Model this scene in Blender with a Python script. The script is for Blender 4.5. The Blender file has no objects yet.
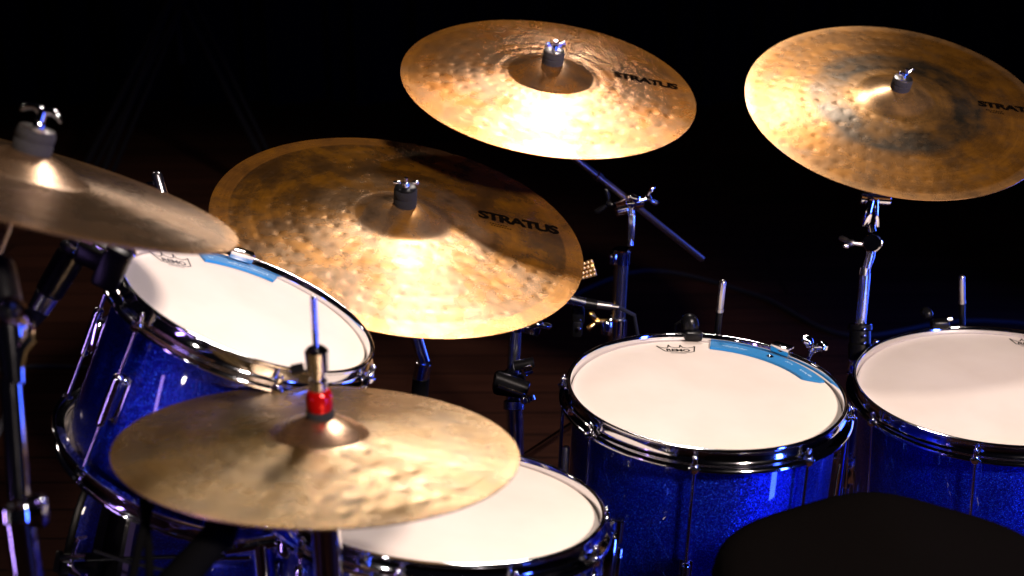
import bpy, bmesh, math, random
import numpy as np
from mathutils import Vector, Matrix, Euler
rng = random.Random(7)
SC = bpy.context.scene
COL = SC.collection

# ------------------------------------------------------------ camera
FPX = 1300.0
PITCH = math.radians(21)
CAM = Vector((0, 0, 1.37))
cd = bpy.data.cameras.new('camera'); cam = bpy.data.objects.new('camera', cd); COL.objects.link(cam)
cam.location = CAM; cam.rotation_euler = (math.pi/2 - PITCH, 0, 0)
cd.sensor_width = 36; cd.lens = FPX/1024*36; cd.clip_start = .05; cd.clip_end = 60
cd.dof.use_dof = True; cd.dof.focus_distance = 1.88; cd.dof.aperture_fstop = 4.0
SC.camera = cam
FWD = Vector((0, math.cos(PITCH), -math.sin(PITCH))); DWN = Vector((0, -math.sin(PITCH), -math.cos(PITCH)))
def at(px, py, d):
    """world point seen at this pixel, d metres along the view axis"""
    return CAM + FWD*d + Vector((1, 0, 0))*((px-512)/FPX*d) + DWN*((py-288)/FPX*d)

# ------------------------------------------------------------ world, lights, exposure
w = bpy.data.worlds.new('World'); SC.world = w; w.use_nodes = True
w.node_tree.nodes['Background'].inputs[0].default_value = (.35, .3, .6, 1)
w.node_tree.nodes['Background'].inputs[1].default_value = .0035
SC.view_settings.view_transform = 'Standard'; SC.view_settings.look = 'None'
SC.view_settings.exposure = 0; SC.view_settings.gamma = 1
SC.cycles.sample_clamp_indirect = 4
def spot(name, loc, target, power, color, size=40, blend=.6, radius=.1):
    l = bpy.data.lights.new(name, 'SPOT'); l.energy = power; l.color = color
    l.spot_size = math.radians(size); l.spot_blend = blend; l.shadow_soft_size = radius
    o = bpy.data.objects.new(name, l); COL.objects.link(o); o.location = loc
    o.rotation_euler = (Vector(target)-Vector(loc)).to_track_quat('-Z', 'Y').to_euler()
    return o
spot('overhead_stage_lamp', (.50, 3.45, 3.25), (.0, 1.60, .7), 155, (1, .88, .80), 50, .5, .18)
spot('front_stage_lamp', (1.75, -1.0, 2.95), (.15, 1.6, .6), 960, (1, .83, .75), 34, .6, .20)
spot('low_back_stage_lamp', (.42, 3.7, 2.5), (-.08, 1.08, .75), 400, (1, .87, .80), 12, .9, .35)
spot('low_left_fill', (-1.3, -.7, .95), (-.34, 1.35, .42), 50, (1, .9, .85), 22, .8, .06)  # added fill for kick and tom shell, low to keep shadows off the head
def area(name, loc, target, power, color, size, tall=None):
    l = bpy.data.lights.new(name, 'AREA'); l.energy = power; l.color = color; l.shape = 'DISK'; l.size = size
    if tall: l.shape = 'RECTANGLE'; l.size_y = tall
    o = bpy.data.objects.new(name, l); COL.objects.link(o); o.location = loc
    o.rotation_euler = (Vector(target)-Vector(loc)).to_track_quat('-Z', 'Y').to_euler()
area('blue_streak_fill', (1.75, .35, .55), (.25, 2.1, .55), 24, (.05, .12, 1), .16, 1.0)  # unseen strip, made tall and narrow to draw thin blue streaks on the shells
area('blue_back_lamp', (1.9, 2.9, .42), (.2, 2.1, .6), 17, (.04, .11, 1), .7, .8)
area('violet_streak_fill', (-1.5, .1, .55), (-.2, 1.5, .55), 3.5, (.5, .3, 1), .08, .9)  # unseen violet strip, shaped narrow for thin reflections in shells and left chrome
area('side_wash_lamp', (-2.4, 3.2, 2.6), (.1, 1.7, .7), 5, (1, .82, .70), .3)

# ------------------------------------------------------------ materials
def mat(name): 
    m = bpy.data.materials.new(name); m.use_nodes = True
    return m, m.node_tree, m.node_tree.nodes['Principled BSDF']
def simple(name, col, rough=.5, metal=0, coat=0, bump=0, bscale=300, spec=.5, var=0):
    m, t, b = mat(name)
    b.inputs['Base Color'].default_value = (*col, 1); b.inputs['Roughness'].default_value = rough
    b.inputs['Metallic'].default_value = metal; b.inputs['Coat Weight'].default_value = coat
    b.inputs['Specular IOR Level'].default_value = spec
    tc = t.nodes.new('ShaderNodeTexCoord'); n = t.nodes.new('ShaderNodeTexNoise')
    t.links.new(tc.outputs['Object'], n.inputs['Vector']); n.inputs['Scale'].default_value = bscale; n.inputs['Detail'].default_value = 3
    if bump:
        bp = t.nodes.new('ShaderNodeBump'); bp.inputs['Strength'].default_value = bump; bp.inputs['Distance'].default_value = .001
        t.links.new(n.outputs['Fac'], bp.inputs['Height']); t.links.new(bp.outputs[0], b.inputs['Normal'])
    if var:
        mr = t.nodes.new('ShaderNodeMapRange'); mr.inputs['To Min'].default_value = rough*(1-var); mr.inputs['To Max'].default_value = rough*(1+var)
        n2 = t.nodes.new('ShaderNodeTexNoise'); n2.inputs['Scale'].default_value = 40; n2.inputs['Detail'].default_value = 6
        t.links.new(tc.outputs['Object'], n2.inputs['Vector'])
        t.links.new(n2.outputs['Fac'], mr.inputs['Value']); t.links.new(mr.outputs[0], b.inputs['Roughness'])
    return m
CHROME = simple('chrome', (.86, .86, .9), .07, 1, bump=.04, bscale=60, var=.5)
CHROMEB = simple('brushed_chrome', (.75, .75, .8), .2, 1, bump=.1, bscale=200, var=.4)
TUBE = simple('worn_chrome', (.72, .74, .82), .22, 1, bump=.1, bscale=200, var=.3)
STEEL = simple('satin_steel', (.55, .52, .5), .3, 1, bump=.1)
BLACKM = simple('black_plastic', (.0035, .0035, .004), .30, 0, bump=.15, bscale=500, spec=.25)
RUBBER = simple('black_rubber', (.003, .003, .003), .85, 0, bump=.4, bscale=700)
FELT = simple('grey_felt', (.030, .028, .029), .95, 0, bump=1, bscale=900)
DFELT = simple('black_felt', (.007, .007, .008), 1, 0, bump=1, bscale=900)
VELVET = simple('black_velour', (.0032, .0026, .0025), 1, 0, bump=1, bscale=600, spec=0)
INK = simple('black_ink', (.003, .002, .0015), 1, spec=0)
GREYINK = simple('grey_ink', (.08, .075, .08), .7)
PALEINK = simple('pale_ink', (.45, .65, .8), .5)
RED = simple('red_anodised', (.42, .003, .003), .16, .5, bump=.05)
BRASS = simple('brass', (.85, .5, .14), .25, 1, bump=.2)
CLOTH = simple('black_curtain_cloth', (.004, .004, .0045), 1, 0, bump=1, bscale=200, spec=.1)
STRIPB = simple('blue_silicone', (.010, .20, .50), .38, 0, bump=.3, bscale=260, spec=.6)
DARKST = simple('dark_stand_paint', (.0025, .002, .0025), .8, spec=.1)
MATTE = simple('matte_black', (.0025, .0025, .0028), .9, spec=0)

def head_mat():
    m, t, b = mat('coated_drum_head')
    tc = t.nodes.new('ShaderNodeTexCoord')
    n = t.nodes.new('ShaderNodeTexNoise'); n.inputs['Scale'].default_value = 9; n.inputs['Detail'].default_value = 5
    r = t.nodes.new('ShaderNodeValToRGB'); r.color_ramp.elements[0].color = (.75, .65, .56, 1); r.color_ramp.elements[1].color = (.80, .705, .615, 1)
    r.color_ramp.elements[0].position = .35; r.color_ramp.elements[1].position = .6
    t.links.new(tc.outputs['Object'], n.inputs['Vector']); t.links.new(n.outputs['Fac'], r.inputs[0]); t.links.new(r.outputs[0], b.inputs['Base Color'])
    b.inputs['Roughness'].default_value = .62
    n2 = t.nodes.new('ShaderNodeTexNoise'); n2.inputs['Scale'].default_value = 1400; n2.inputs['Detail'].default_value = 2
    bp = t.nodes.new('ShaderNodeBump'); bp.inputs['Strength'].default_value = .25; bp.inputs['Distance'].default_value = .0004
    t.links.new(tc.outputs['Object'], n2.inputs['Vector']); t.links.new(n2.outputs['Fac'], bp.inputs['Height']); t.links.new(bp.outputs[0], b.inputs['Normal'])
    return m
HEAD = head_mat()

def sparkle_mat():
    m, t, b = mat('blue_sparkle_wrap'); L = t.links.new
    tc = t.nodes.new('ShaderNodeTexCoord')
    v = t.nodes.new('ShaderNodeTexVoronoi'); v.inputs['Scale'].default_value = 1150
    L(tc.outputs['Object'], v.inputs['Vector'])
    sp = t.nodes.new('ShaderNodeSeparateColor'); L(v.outputs['Color'], sp.inputs[0])
    r = t.nodes.new('ShaderNodeValToRGB'); e = r.color_ramp.elements
    e[0].position = 0; e[0].color = (.001, .002, .13, 1); e[1].position = 1; e[1].color = (.015, .09, 1, 1)
    x = r.color_ramp.elements.new(.84); x.color = (.001, .007, .40, 1)
    L(sp.outputs[0], r.inputs[0])
    n = t.nodes.new('ShaderNodeTexNoise'); n.inputs['Scale'].default_value = 14; n.inputs['Detail'].default_value = 4
    L(tc.outputs['Object'], n.inputs['Vector'])
    mr = t.nodes.new('ShaderNodeMapRange'); mr.inputs['From Min'].default_value = .3; mr.inputs['From Max'].default_value = .7; mr.inputs['To Min'].default_value = .65; mr.inputs['To Max'].default_value = 1.25
    L(n.outputs['Fac'], mr.inputs['Value'])
    mx = t.nodes.new('ShaderNodeVectorMath'); mx.operation = 'SCALE'; L(r.outputs[0], mx.inputs[0]); L(mr.outputs[0], mx.inputs['Scale'])
    L(mx.outputs[0], b.inputs['Base Color'])
    g = t.nodes.new('ShaderNodeNewGeometry')
    s = t.nodes.new('ShaderNodeVectorMath'); s.operation = 'SUBTRACT'; L(v.outputs['Color'], s.inputs[0]); s.inputs[1].default_value = (.5, .5, .5)
    s2 = t.nodes.new('ShaderNodeVectorMath'); s2.operation = 'SCALE'; L(s.outputs[0], s2.inputs[0]); s2.inputs['Scale'].default_value = .42
    a = t.nodes.new('ShaderNodeVectorMath'); a.operation = 'ADD'; L(s2.outputs[0], a.inputs[0]); L(g.outputs['Normal'], a.inputs[1])
    nn = t.nodes.new('ShaderNodeVectorMath'); nn.operation = 'NORMALIZE'; L(a.outputs[0], nn.inputs[0]); L(nn.outputs[0], b.inputs['Normal'])
    b.inputs['Metallic'].default_value = .75; b.inputs['Roughness'].default_value = .32
    b.inputs['Coat Weight'].default_value = 1; b.inputs['Coat Roughness'].default_value = .04
    return m
SPARK = sparkle_mat()

def floor_mat():
    m, t, b = mat('dark_stage_planks'); L = t.links.new
    tc = t.nodes.new('ShaderNodeTexCoord')
    br = t.nodes.new('ShaderNodeTexBrick'); br.inputs['Scale'].default_value = 1
    br.inputs['Brick Width'].default_value = 1.6; br.inputs['Row Height'].default_value = .11; br.inputs['Mortar Size'].default_value = .004
    br.inputs['Color1'].default_value = (.034, .012, .006, 1); br.inputs['Color2'].default_value = (.020, .0075, .004, 1); br.inputs['Mortar'].default_value = (.009, .0035, .002, 1)
    L(tc.outputs['Object'], br.inputs['Vector'])
    mp = t.nodes.new('ShaderNodeMapping'); mp.inputs['Scale'].default_value = (2, 30, 1); L(tc.outputs['Object'], mp.inputs[0])
    n = t.nodes.new('ShaderNodeTexNoise'); n.inputs['Scale'].default_value = 2; n.inputs['Detail'].default_value = 6; L(mp.outputs[0], n.inputs['Vector'])
    mr = t.nodes.new('ShaderNodeMapRange'); mr.inputs['To Min'].default_value = .4; mr.inputs['To Max'].default_value = 1.5; L(n.outputs['Fac'], mr.inputs['Value'])
    mx = t.nodes.new('ShaderNodeVectorMath'); mx.operation = 'SCALE'; L(br.outputs['Color'], mx.inputs[0]); L(mr.outputs[0], mx.inputs['Scale'])
    L(mx.outputs[0], b.inputs['Base Color']); b.inputs['Roughness'].default_value = .8; b.inputs['Specular IOR Level'].default_value = .05
    return m
FLOOR = floor_mat()

def cymbal_mat(name, R, seed, ramp, rough=.34, patina=(.30, .13, .035), pat_amt=.8, dark=(.10, .085, .06), groove=.5, aniso=.75, sheen=.42, pale=(.40, .16), bell=.27):
    """bronze: colour by radius (ramp of (r/R, colour)), circular lathe grooves, blotchy patina"""
    m, t, b = mat(name); L = t.links.new; N = t.nodes.new
    tc = N('ShaderNodeTexCoord')
    sx = N('ShaderNodeSeparateXYZ'); L(tc.outputs['Object'], sx.inputs[0])
    cx = N('ShaderNodeCombineXYZ'); L(sx.outputs[0], cx.inputs[0]); L(sx.outputs[1], cx.inputs[1])
    ln = N('ShaderNodeVectorMath'); ln.operation = 'LENGTH'; L(cx.outputs[0], ln.inputs[0])
    rr = N('ShaderNodeMath'); rr.operation = 'DIVIDE'; L(ln.outputs['Value'], rr.inputs[0]); rr.inputs[1].default_value = R
    def noise(scale, detail=5, off=0, vec=None, rough_=.55):
        n = N('ShaderNodeTexNoise'); n.inputs['Scale'].default_value = scale; n.inputs['Detail'].default_value = detail; n.inputs['Roughness'].default_value = rough_
        mp = N('ShaderNodeMapping'); mp.inputs['Location'].default_value = (seed*3.1+off, seed*1.7-off, seed+off); L(vec or tc.outputs['Object'], mp.inputs[0]); L(mp.outputs[0], n.inputs['Vector']); return n
    at2 = N('ShaderNodeMath'); at2.operation = 'ARCTAN2'; L(sx.outputs[1], at2.inputs[0]); L(sx.outputs[0], at2.inputs[1])
    pol = N('ShaderNodeCombineXYZ')
    sr = N('ShaderNodeMath'); sr.operation = 'MULTIPLY'; L(rr.outputs[0], sr.inputs[0]); sr.inputs[1].default_value = 26
    # wrap-safe polar: use (cos, sin) of the angle with the stretched radius
    nv = N('ShaderNodeVectorMath'); nv.operation = 'NORMALIZE'; L(cx.outputs[0], nv.inputs[0])
    s3 = N('ShaderNodeSeparateXYZ'); L(nv.outputs[0], s3.inputs[0])
    L(s3.outputs[0], pol.inputs[0]); L(s3.outputs[1], pol.inputs[1]); L(sr.outputs[0], pol.inputs[2])
    nj = noise(22, 3)
    j = N('ShaderNodeMapRange'); j.inputs['To Min'].default_value = -.06; j.inputs['To Max'].default_value = .06; L(nj.outputs['Fac'], j.inputs['Value'])
    # no jitter on the outer band: its edge is a clean circle
    edge = N('ShaderNodeMapRange'); edge.inputs['From Min'].default_value = .80; edge.inputs['From Max'].default_value = .88; edge.inputs['To Min'].default_value = 1; edge.inputs['To Max'].default_value = 0
    L(rr.outputs[0], edge.inputs['Value'])
    jm = N('ShaderNodeMath'); jm.operation = 'MULTIPLY'; L(j.outputs[0], jm.inputs[0]); L(edge.outputs[0], jm.inputs[1])
    ad = N('ShaderNodeMath'); ad.operation = 'ADD'; L(rr.outputs[0], ad.inputs[0]); L(jm.outputs[0], ad.inputs[1])
    cr = N('ShaderNodeValToRGB'); e = cr.color_ramp.elements
    e[0].position = ramp[0][0]; e[0].color = (*ramp[0][1], 1); e[1].position = ramp[-1][0]; e[1].color = (*ramp[-1][1], 1)
    for p, c in ramp[1:-1]: k = e.new(p); k.color = (*c, 1)
    L(ad.outputs[0], cr.inputs[0])
    def mix(fac, a, bcol, sock=None):
        x = N('ShaderNodeMix'); x.data_type = 'RGBA'; L(fac, x.inputs['Factor']); L(a, x.inputs['A'])
        if isinstance(bcol, tuple): x.inputs['B'].default_value = (*bcol, 1)
        else: L(bcol, x.inputs['B'])
        return x.outputs['Result']
    def maprange(n, a, c, lo, hi):
        q = N('ShaderNodeMapRange'); q.inputs['From Min'].default_value = a; q.inputs['From Max'].default_value = c; q.inputs['To Min'].default_value = lo; q.inputs['To Max'].default_value = hi
        q.interpolation_type = 'SMOOTHSTEP'; L(n, q.inputs['Value']); return q.outputs[0]
    n1 = noise(19, 8, 1.3, rough_=.62); n2 = noise(34, 6, 4.1, rough_=.55); n3 = noise(2.2, 6, 7.7, pol.outputs[0], .7)
    c = mix(maprange(n1.outputs['Fac'], .36, .70, 0, pat_amt), cr.outputs[0], patina)
    c = mix(maprange(n2.outputs['Fac'], .42, .80, 0, .6), c, dark)
    # lathe streaks
    st = N('ShaderNodeVectorMath'); st.operation = 'SCALE'; L(c, st.inputs[0]); L(maprange(n3.outputs['Fac'], .3, .7, .85, 1.12), st.inputs['Scale'])
    # fine rings
    wv = N('ShaderNodeMath'); wv.operation = 'MULTIPLY'; L(ln.outputs['Value'], wv.inputs[0]); wv.inputs[1].default_value = 2*math.pi/.0016
    sn = N('ShaderNodeMath'); sn.operation = 'SINE'; L(wv.outputs[0], sn.inputs[0])
    rg = N('ShaderNodeMapRange'); rg.inputs['From Min'].default_value = -1; rg.inputs['To Min'].default_value = .93; rg.inputs['To Max'].default_value = 1.05; L(sn.outputs[0], rg.inputs['Value'])
    st2 = N('ShaderNodeVectorMath'); st2.operation = 'SCALE'; L(st.outputs[0], st2.inputs[0]); L(rg.outputs[0], st2.inputs['Scale'])
    L(st2.outputs[0], b.inputs['Base Color'])
    L(maprange(n1.outputs['Fac'], .3, .7, .80, .62), b.inputs['Metallic'])
    L(maprange(n1.outputs['Fac'], .35, .7, rough*.85, rough*1.2), b.inputs['Roughness'])
    gt = N('ShaderNodeMapRange'); gt.inputs['From Min'].default_value = bell-.01; gt.inputs['From Max'].default_value = bell+.015; gt.inputs['To Min'].default_value = 0; gt.inputs['To Max'].default_value = aniso; L(rr.outputs[0], gt.inputs['Value'])
    L(gt.outputs[0], b.inputs['Anisotropic'])
    b.inputs['Coat Weight'].default_value = .12; b.inputs['Coat Roughness'].default_value = .22
    tg = N('ShaderNodeTangent'); tg.direction_type = 'RADIAL'; tg.axis = 'Z'; L(tg.outputs[0], b.inputs['Tangent'])
    # bump: rings + noise
    bp = N('ShaderNodeBump'); bp.inputs['Strength'].default_value = groove; bp.inputs['Distance'].default_value = .00006; L(sn.outputs[0], bp.inputs['Height'])
    nb = noise(120, 3, 2.2)
    bp2 = N('ShaderNodeBump'); bp2.inputs['Strength'].default_value = .10; bp2.inputs['Distance'].default_value = .0002; L(nb.outputs['Fac'], bp2.inputs['Height']); L(bp.outputs[0], bp2.inputs['Normal'])
    L(bp2.outputs[0], b.inputs['Normal'])
    b2 = N('ShaderNodeBsdfPrincipled'); b2.inputs['Metallic'].default_value = 1; b2.inputs['Roughness'].default_value = rough*.92; L(gt.outputs[0], b2.inputs['Anisotropic'])
    L(tg.outputs[0], b2.inputs['Tangent']); L(bp2.outputs[0], b2.inputs['Normal'])
    L(mix(maprange(n1.outputs['Fac'], .3, .7, *pale), st2.outputs[0], (.93, .75, .57)), b2.inputs['Base Color'])
    ms = N('ShaderNodeMixShader'); ms.inputs[0].default_value = sheen; L(b.outputs[0], ms.inputs[1]); L(b2.outputs[0], ms.inputs[2])
    L(ms.outputs[0], t.nodes['Material Output'].inputs['Surface'])
    return m

# ------------------------------------------------------------ geometry helpers
class G:
    """collects vertices and faces of one mesh"""
    def __init__(s): s.v = []; s.f = []
    def add(s, v, f, M=None):
        o = len(s.v)
        s.v += [(M @ Vector(p)) if M is not None else Vector(p) for p in v]; s.f += [tuple(i+o for i in q) for q in f]; return s
    def lathe(s, prof, n=48, M=None, closed=False):
        v = []; f = []; k = len(prof)
        for i in range(n):
            a = 2*math.pi*i/n; c, d = math.cos(a), math.sin(a)
            for r, z in prof: v.append((r*c, r*d, z))
        m = k if closed else k-1
        for i in range(n):
            j = (i+1) % n
            for q in range(m):
                q2 = (q+1) % k; f.append((i*k+q, j*k+q, j*k+q2, i*k+q2))
        return s.add(v, f, M)
    def cyl(s, p1, p2, r1, r2=None, n=20, bev=.12):
        r2 = r1 if r2 is None else r2
        p1, p2 = Vector(p1), Vector(p2); d = p2-p1; Ln = d.length
        M = Matrix.Translation(p1) @ d.to_track_quat('Z', 'Y').to_matrix().to_4x4(); b = min(r1, r2)*bev
        return s.lathe([(0, 0), (r1-b, 0), (r1, b), (r2, Ln-b), (r2-b, Ln), (0, Ln)], n, M)
    def pill(s, p1, p2, r, n=20, M2=None):
        p1, p2 = Vector(p1), Vector(p2); d = p2-p1; Ln = d.length
        M = Matrix.Translation(p1) @ d.to_track_quat('Z', 'Y').to_matrix().to_4x4()
        pr = [(r*math.sin(a), r-r*math.cos(a)) for a in np.linspace(0, math.pi/2, 6)] + [(r*math.cos(a), Ln-r+r*math.sin(a)) for a in np.linspace(0, math.pi/2, 6)]
        return s.lathe(pr, n, M)
    def tube(s, pts, r, n=10):
        pts = [Vector(p) for p in pts]; rr = r if isinstance(r, (list, tuple)) else [r]*len(pts)
        v = []; f = []; up = None
        for i, p in enumerate(pts):
            d = (pts[min(i+1, len(pts)-1)]-pts[max(i-1, 0)]).normalized()
            if up is None: up = d.orthogonal().normalized()
            up = (up-d*up.dot(d)).normalized(); sd = d.cross(up)
            for k in range(n):
                a = 2*math.pi*k/n; v.append(p+(up*math.cos(a)+sd*math.sin(a))*rr[i])
        for i in range(len(pts)-1):
            for k in range(n): f.append((i*n+k, i*n+(k+1) % n, (i+1)*n+(k+1) % n, (i+1)*n+k))
        f.append(tuple(range(n))[::-1]); f.append(tuple((len(pts)-1)*n+k for k in range(n)))
        return s.add(v, f)
    def box(s, size, M, bev=.2, seg=2):
        bm = bmesh.new(); bmesh.ops.create_cube(bm, size=1)
        for q in bm.verts: q.co = Vector((q.co.x*size[0], q.co.y*size[1], q.co.z*size[2]))
        bmesh.ops.bevel(bm, geom=bm.edges[:], offset=min(size)*bev, segments=seg, affect='EDGES', profile=.5)
        bm.verts.index_update(); v = [q.co.copy() for q in bm.verts]; f = [tuple(x.index for x in q.verts) for q in bm.faces]; bm.free()
        return s.add(v, f, M)
    def ball(s, c, r, M=None, n=16, sc=(1, 1, 1)):
        pr = [(r*math.sin(a), -r*math.cos(a)) for a in np.linspace(0, math.pi, n//2+1)]
        T = Matrix.Translation(Vector(c)) @ Matrix.Diagonal((*sc, 1))
        return s.lathe(pr, n, (M @ T) if M is not None else T)
    def arcbox(s, r0, r1, z0, z1, a0, a1, n=40, M=None, taper=None):
        """curved strip between two radii and two angles"""
        v = []; f = []
        for i in range(n+1):
            a = a0+(a1-a0)*i/n; c, d = math.cos(a), math.sin(a)
            q0, q1 = r0, r1
            if taper: q0 = r0+(r1-r0)*taper(i/n)
            for r, z in ((q0, z0), (q0+.0008, z1), (q1-.0008, z1), (q1, z0)): v.append((r*c, r*d, z))
        for i in range(n):
            for q in range(4): f.append((i*4+q, (i+1)*4+q, (i+1)*4+(q+1) % 4, i*4+(q+1) % 4))
        f.append((0, 1, 2, 3)); f.append((n*4+3, n*4+2, n*4+1, n*4))
        return s.add(v, f, M)

def fr(C, n, yaw=0):
    n = Vector(n).normalized(); x = (Vector((1, 0, 0))-n*n.x).normalized(); y = n.cross(x)
    M = Matrix((x, y, n)).transposed().to_4x4(); M.translation = Vector(C)
    return M @ Matrix.Rotation(yaw, 4, 'Z')
def R_(x=0, y=0, z=0): return Euler((x, y, z)).to_matrix().to_4x4()
def T_(x, y, z): return Matrix.Translation((x, y, z))

def thing(name, label, cat, M, group=None):
    o = bpy.data.objects.new(name, None); COL.objects.link(o); o.empty_display_size = .05
    o.matrix_world = M if isinstance(M, Matrix) else Matrix.Translation(M)
    o['label'] = label; o['category'] = cat
    if group: o['group'] = group
    return o
def obj(name, g, m, parent=None, world=False, angle=40, root=None, label=None):
    """link the geometry as ONE mesh; world=True: g is in world coordinates, bring it into the root's frame"""
    v, f = g.v, g.f
    if world:
        I = (root or parent).matrix_world.inverted() if root is None else root.matrix_world.inverted()
        v = [I @ p for p in v]
    me = bpy.data.meshes.new(name); me.from_pydata([tuple(p) for p in v], [], f); me.update()
    bm = bmesh.new(); bm.from_mesh(me); bmesh.ops.remove_doubles(bm, verts=bm.verts, dist=1e-6); bmesh.ops.recalc_face_normals(bm, faces=bm.faces); bm.to_mesh(me); bm.free()
    me.polygons.foreach_set('use_smooth', [True]*len(me.polygons)); me.set_sharp_from_angle(angle=math.radians(angle))
    me.materials.append(m)
    o = bpy.data.objects.new(name, me); COL.objects.link(o)
    if parent: o.parent = parent
    if label: o['label'] = label
    return o
def tag(o, label=None, cat=None, group=None, kind=None):
    if label: o['label'] = label
    if cat: o['category'] = cat
    if group: o['group'] = group
    if kind: o['kind'] = kind
    return o

def text_mesh(body, width, height, bold=.03, shear=0, spacing=1.0):
    cu = bpy.data.curves.new('txt', 'FONT'); cu.body = body; cu.offset = bold; cu.shear = shear; cu.space_character = spacing; cu.extrude = 0; cu.resolution_u = 4
    o = bpy.data.objects.new('txt', cu); COL.objects.link(o)
    me = bpy.data.meshes.new_from_object(o.evaluated_get(bpy.context.evaluated_depsgraph_get()))
    v = np.array([q.co[:] for q in me.vertices]); f = [tuple(p.vertices) for p in me.polygons]
    bpy.data.objects.remove(o); bpy.data.curves.remove(cu); bpy.data.meshes.remove(me)
    lo = v.min(0); hi = v.max(0)
    v[:, 0] = (v[:, 0]-lo[0])/(hi[0]-lo[0])*width; v[:, 1] = (v[:, 1]-lo[1])/(hi[1]-lo[1])*height
    return v, f

# ------------------------------------------------------------ setting
fl = G(); fl.add([(-12, -6, 0), (12, -6, 0), (12, 12, 0), (-12, 12, 0)], [(0, 1, 2, 3)])
o = obj('floor', fl, FLOOR); tag(o, kind='structure')
cu = G(); n = 400; vs = []; fs = []
for i in range(n+1):
    x = -8+16*i/n; y = 6.0+.06*math.sin(x*19+1.2*math.sin(x*3))+.03*math.sin(x*47)
    vs += [(x, y, 0), (x, y, 5)]
for i in range(n): fs.append((2*i, 2*i+2, 2*i+3, 2*i+1))
cu.add(vs, fs); o = obj('backdrop', cu, CLOTH); tag(o, kind='structure')

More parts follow.
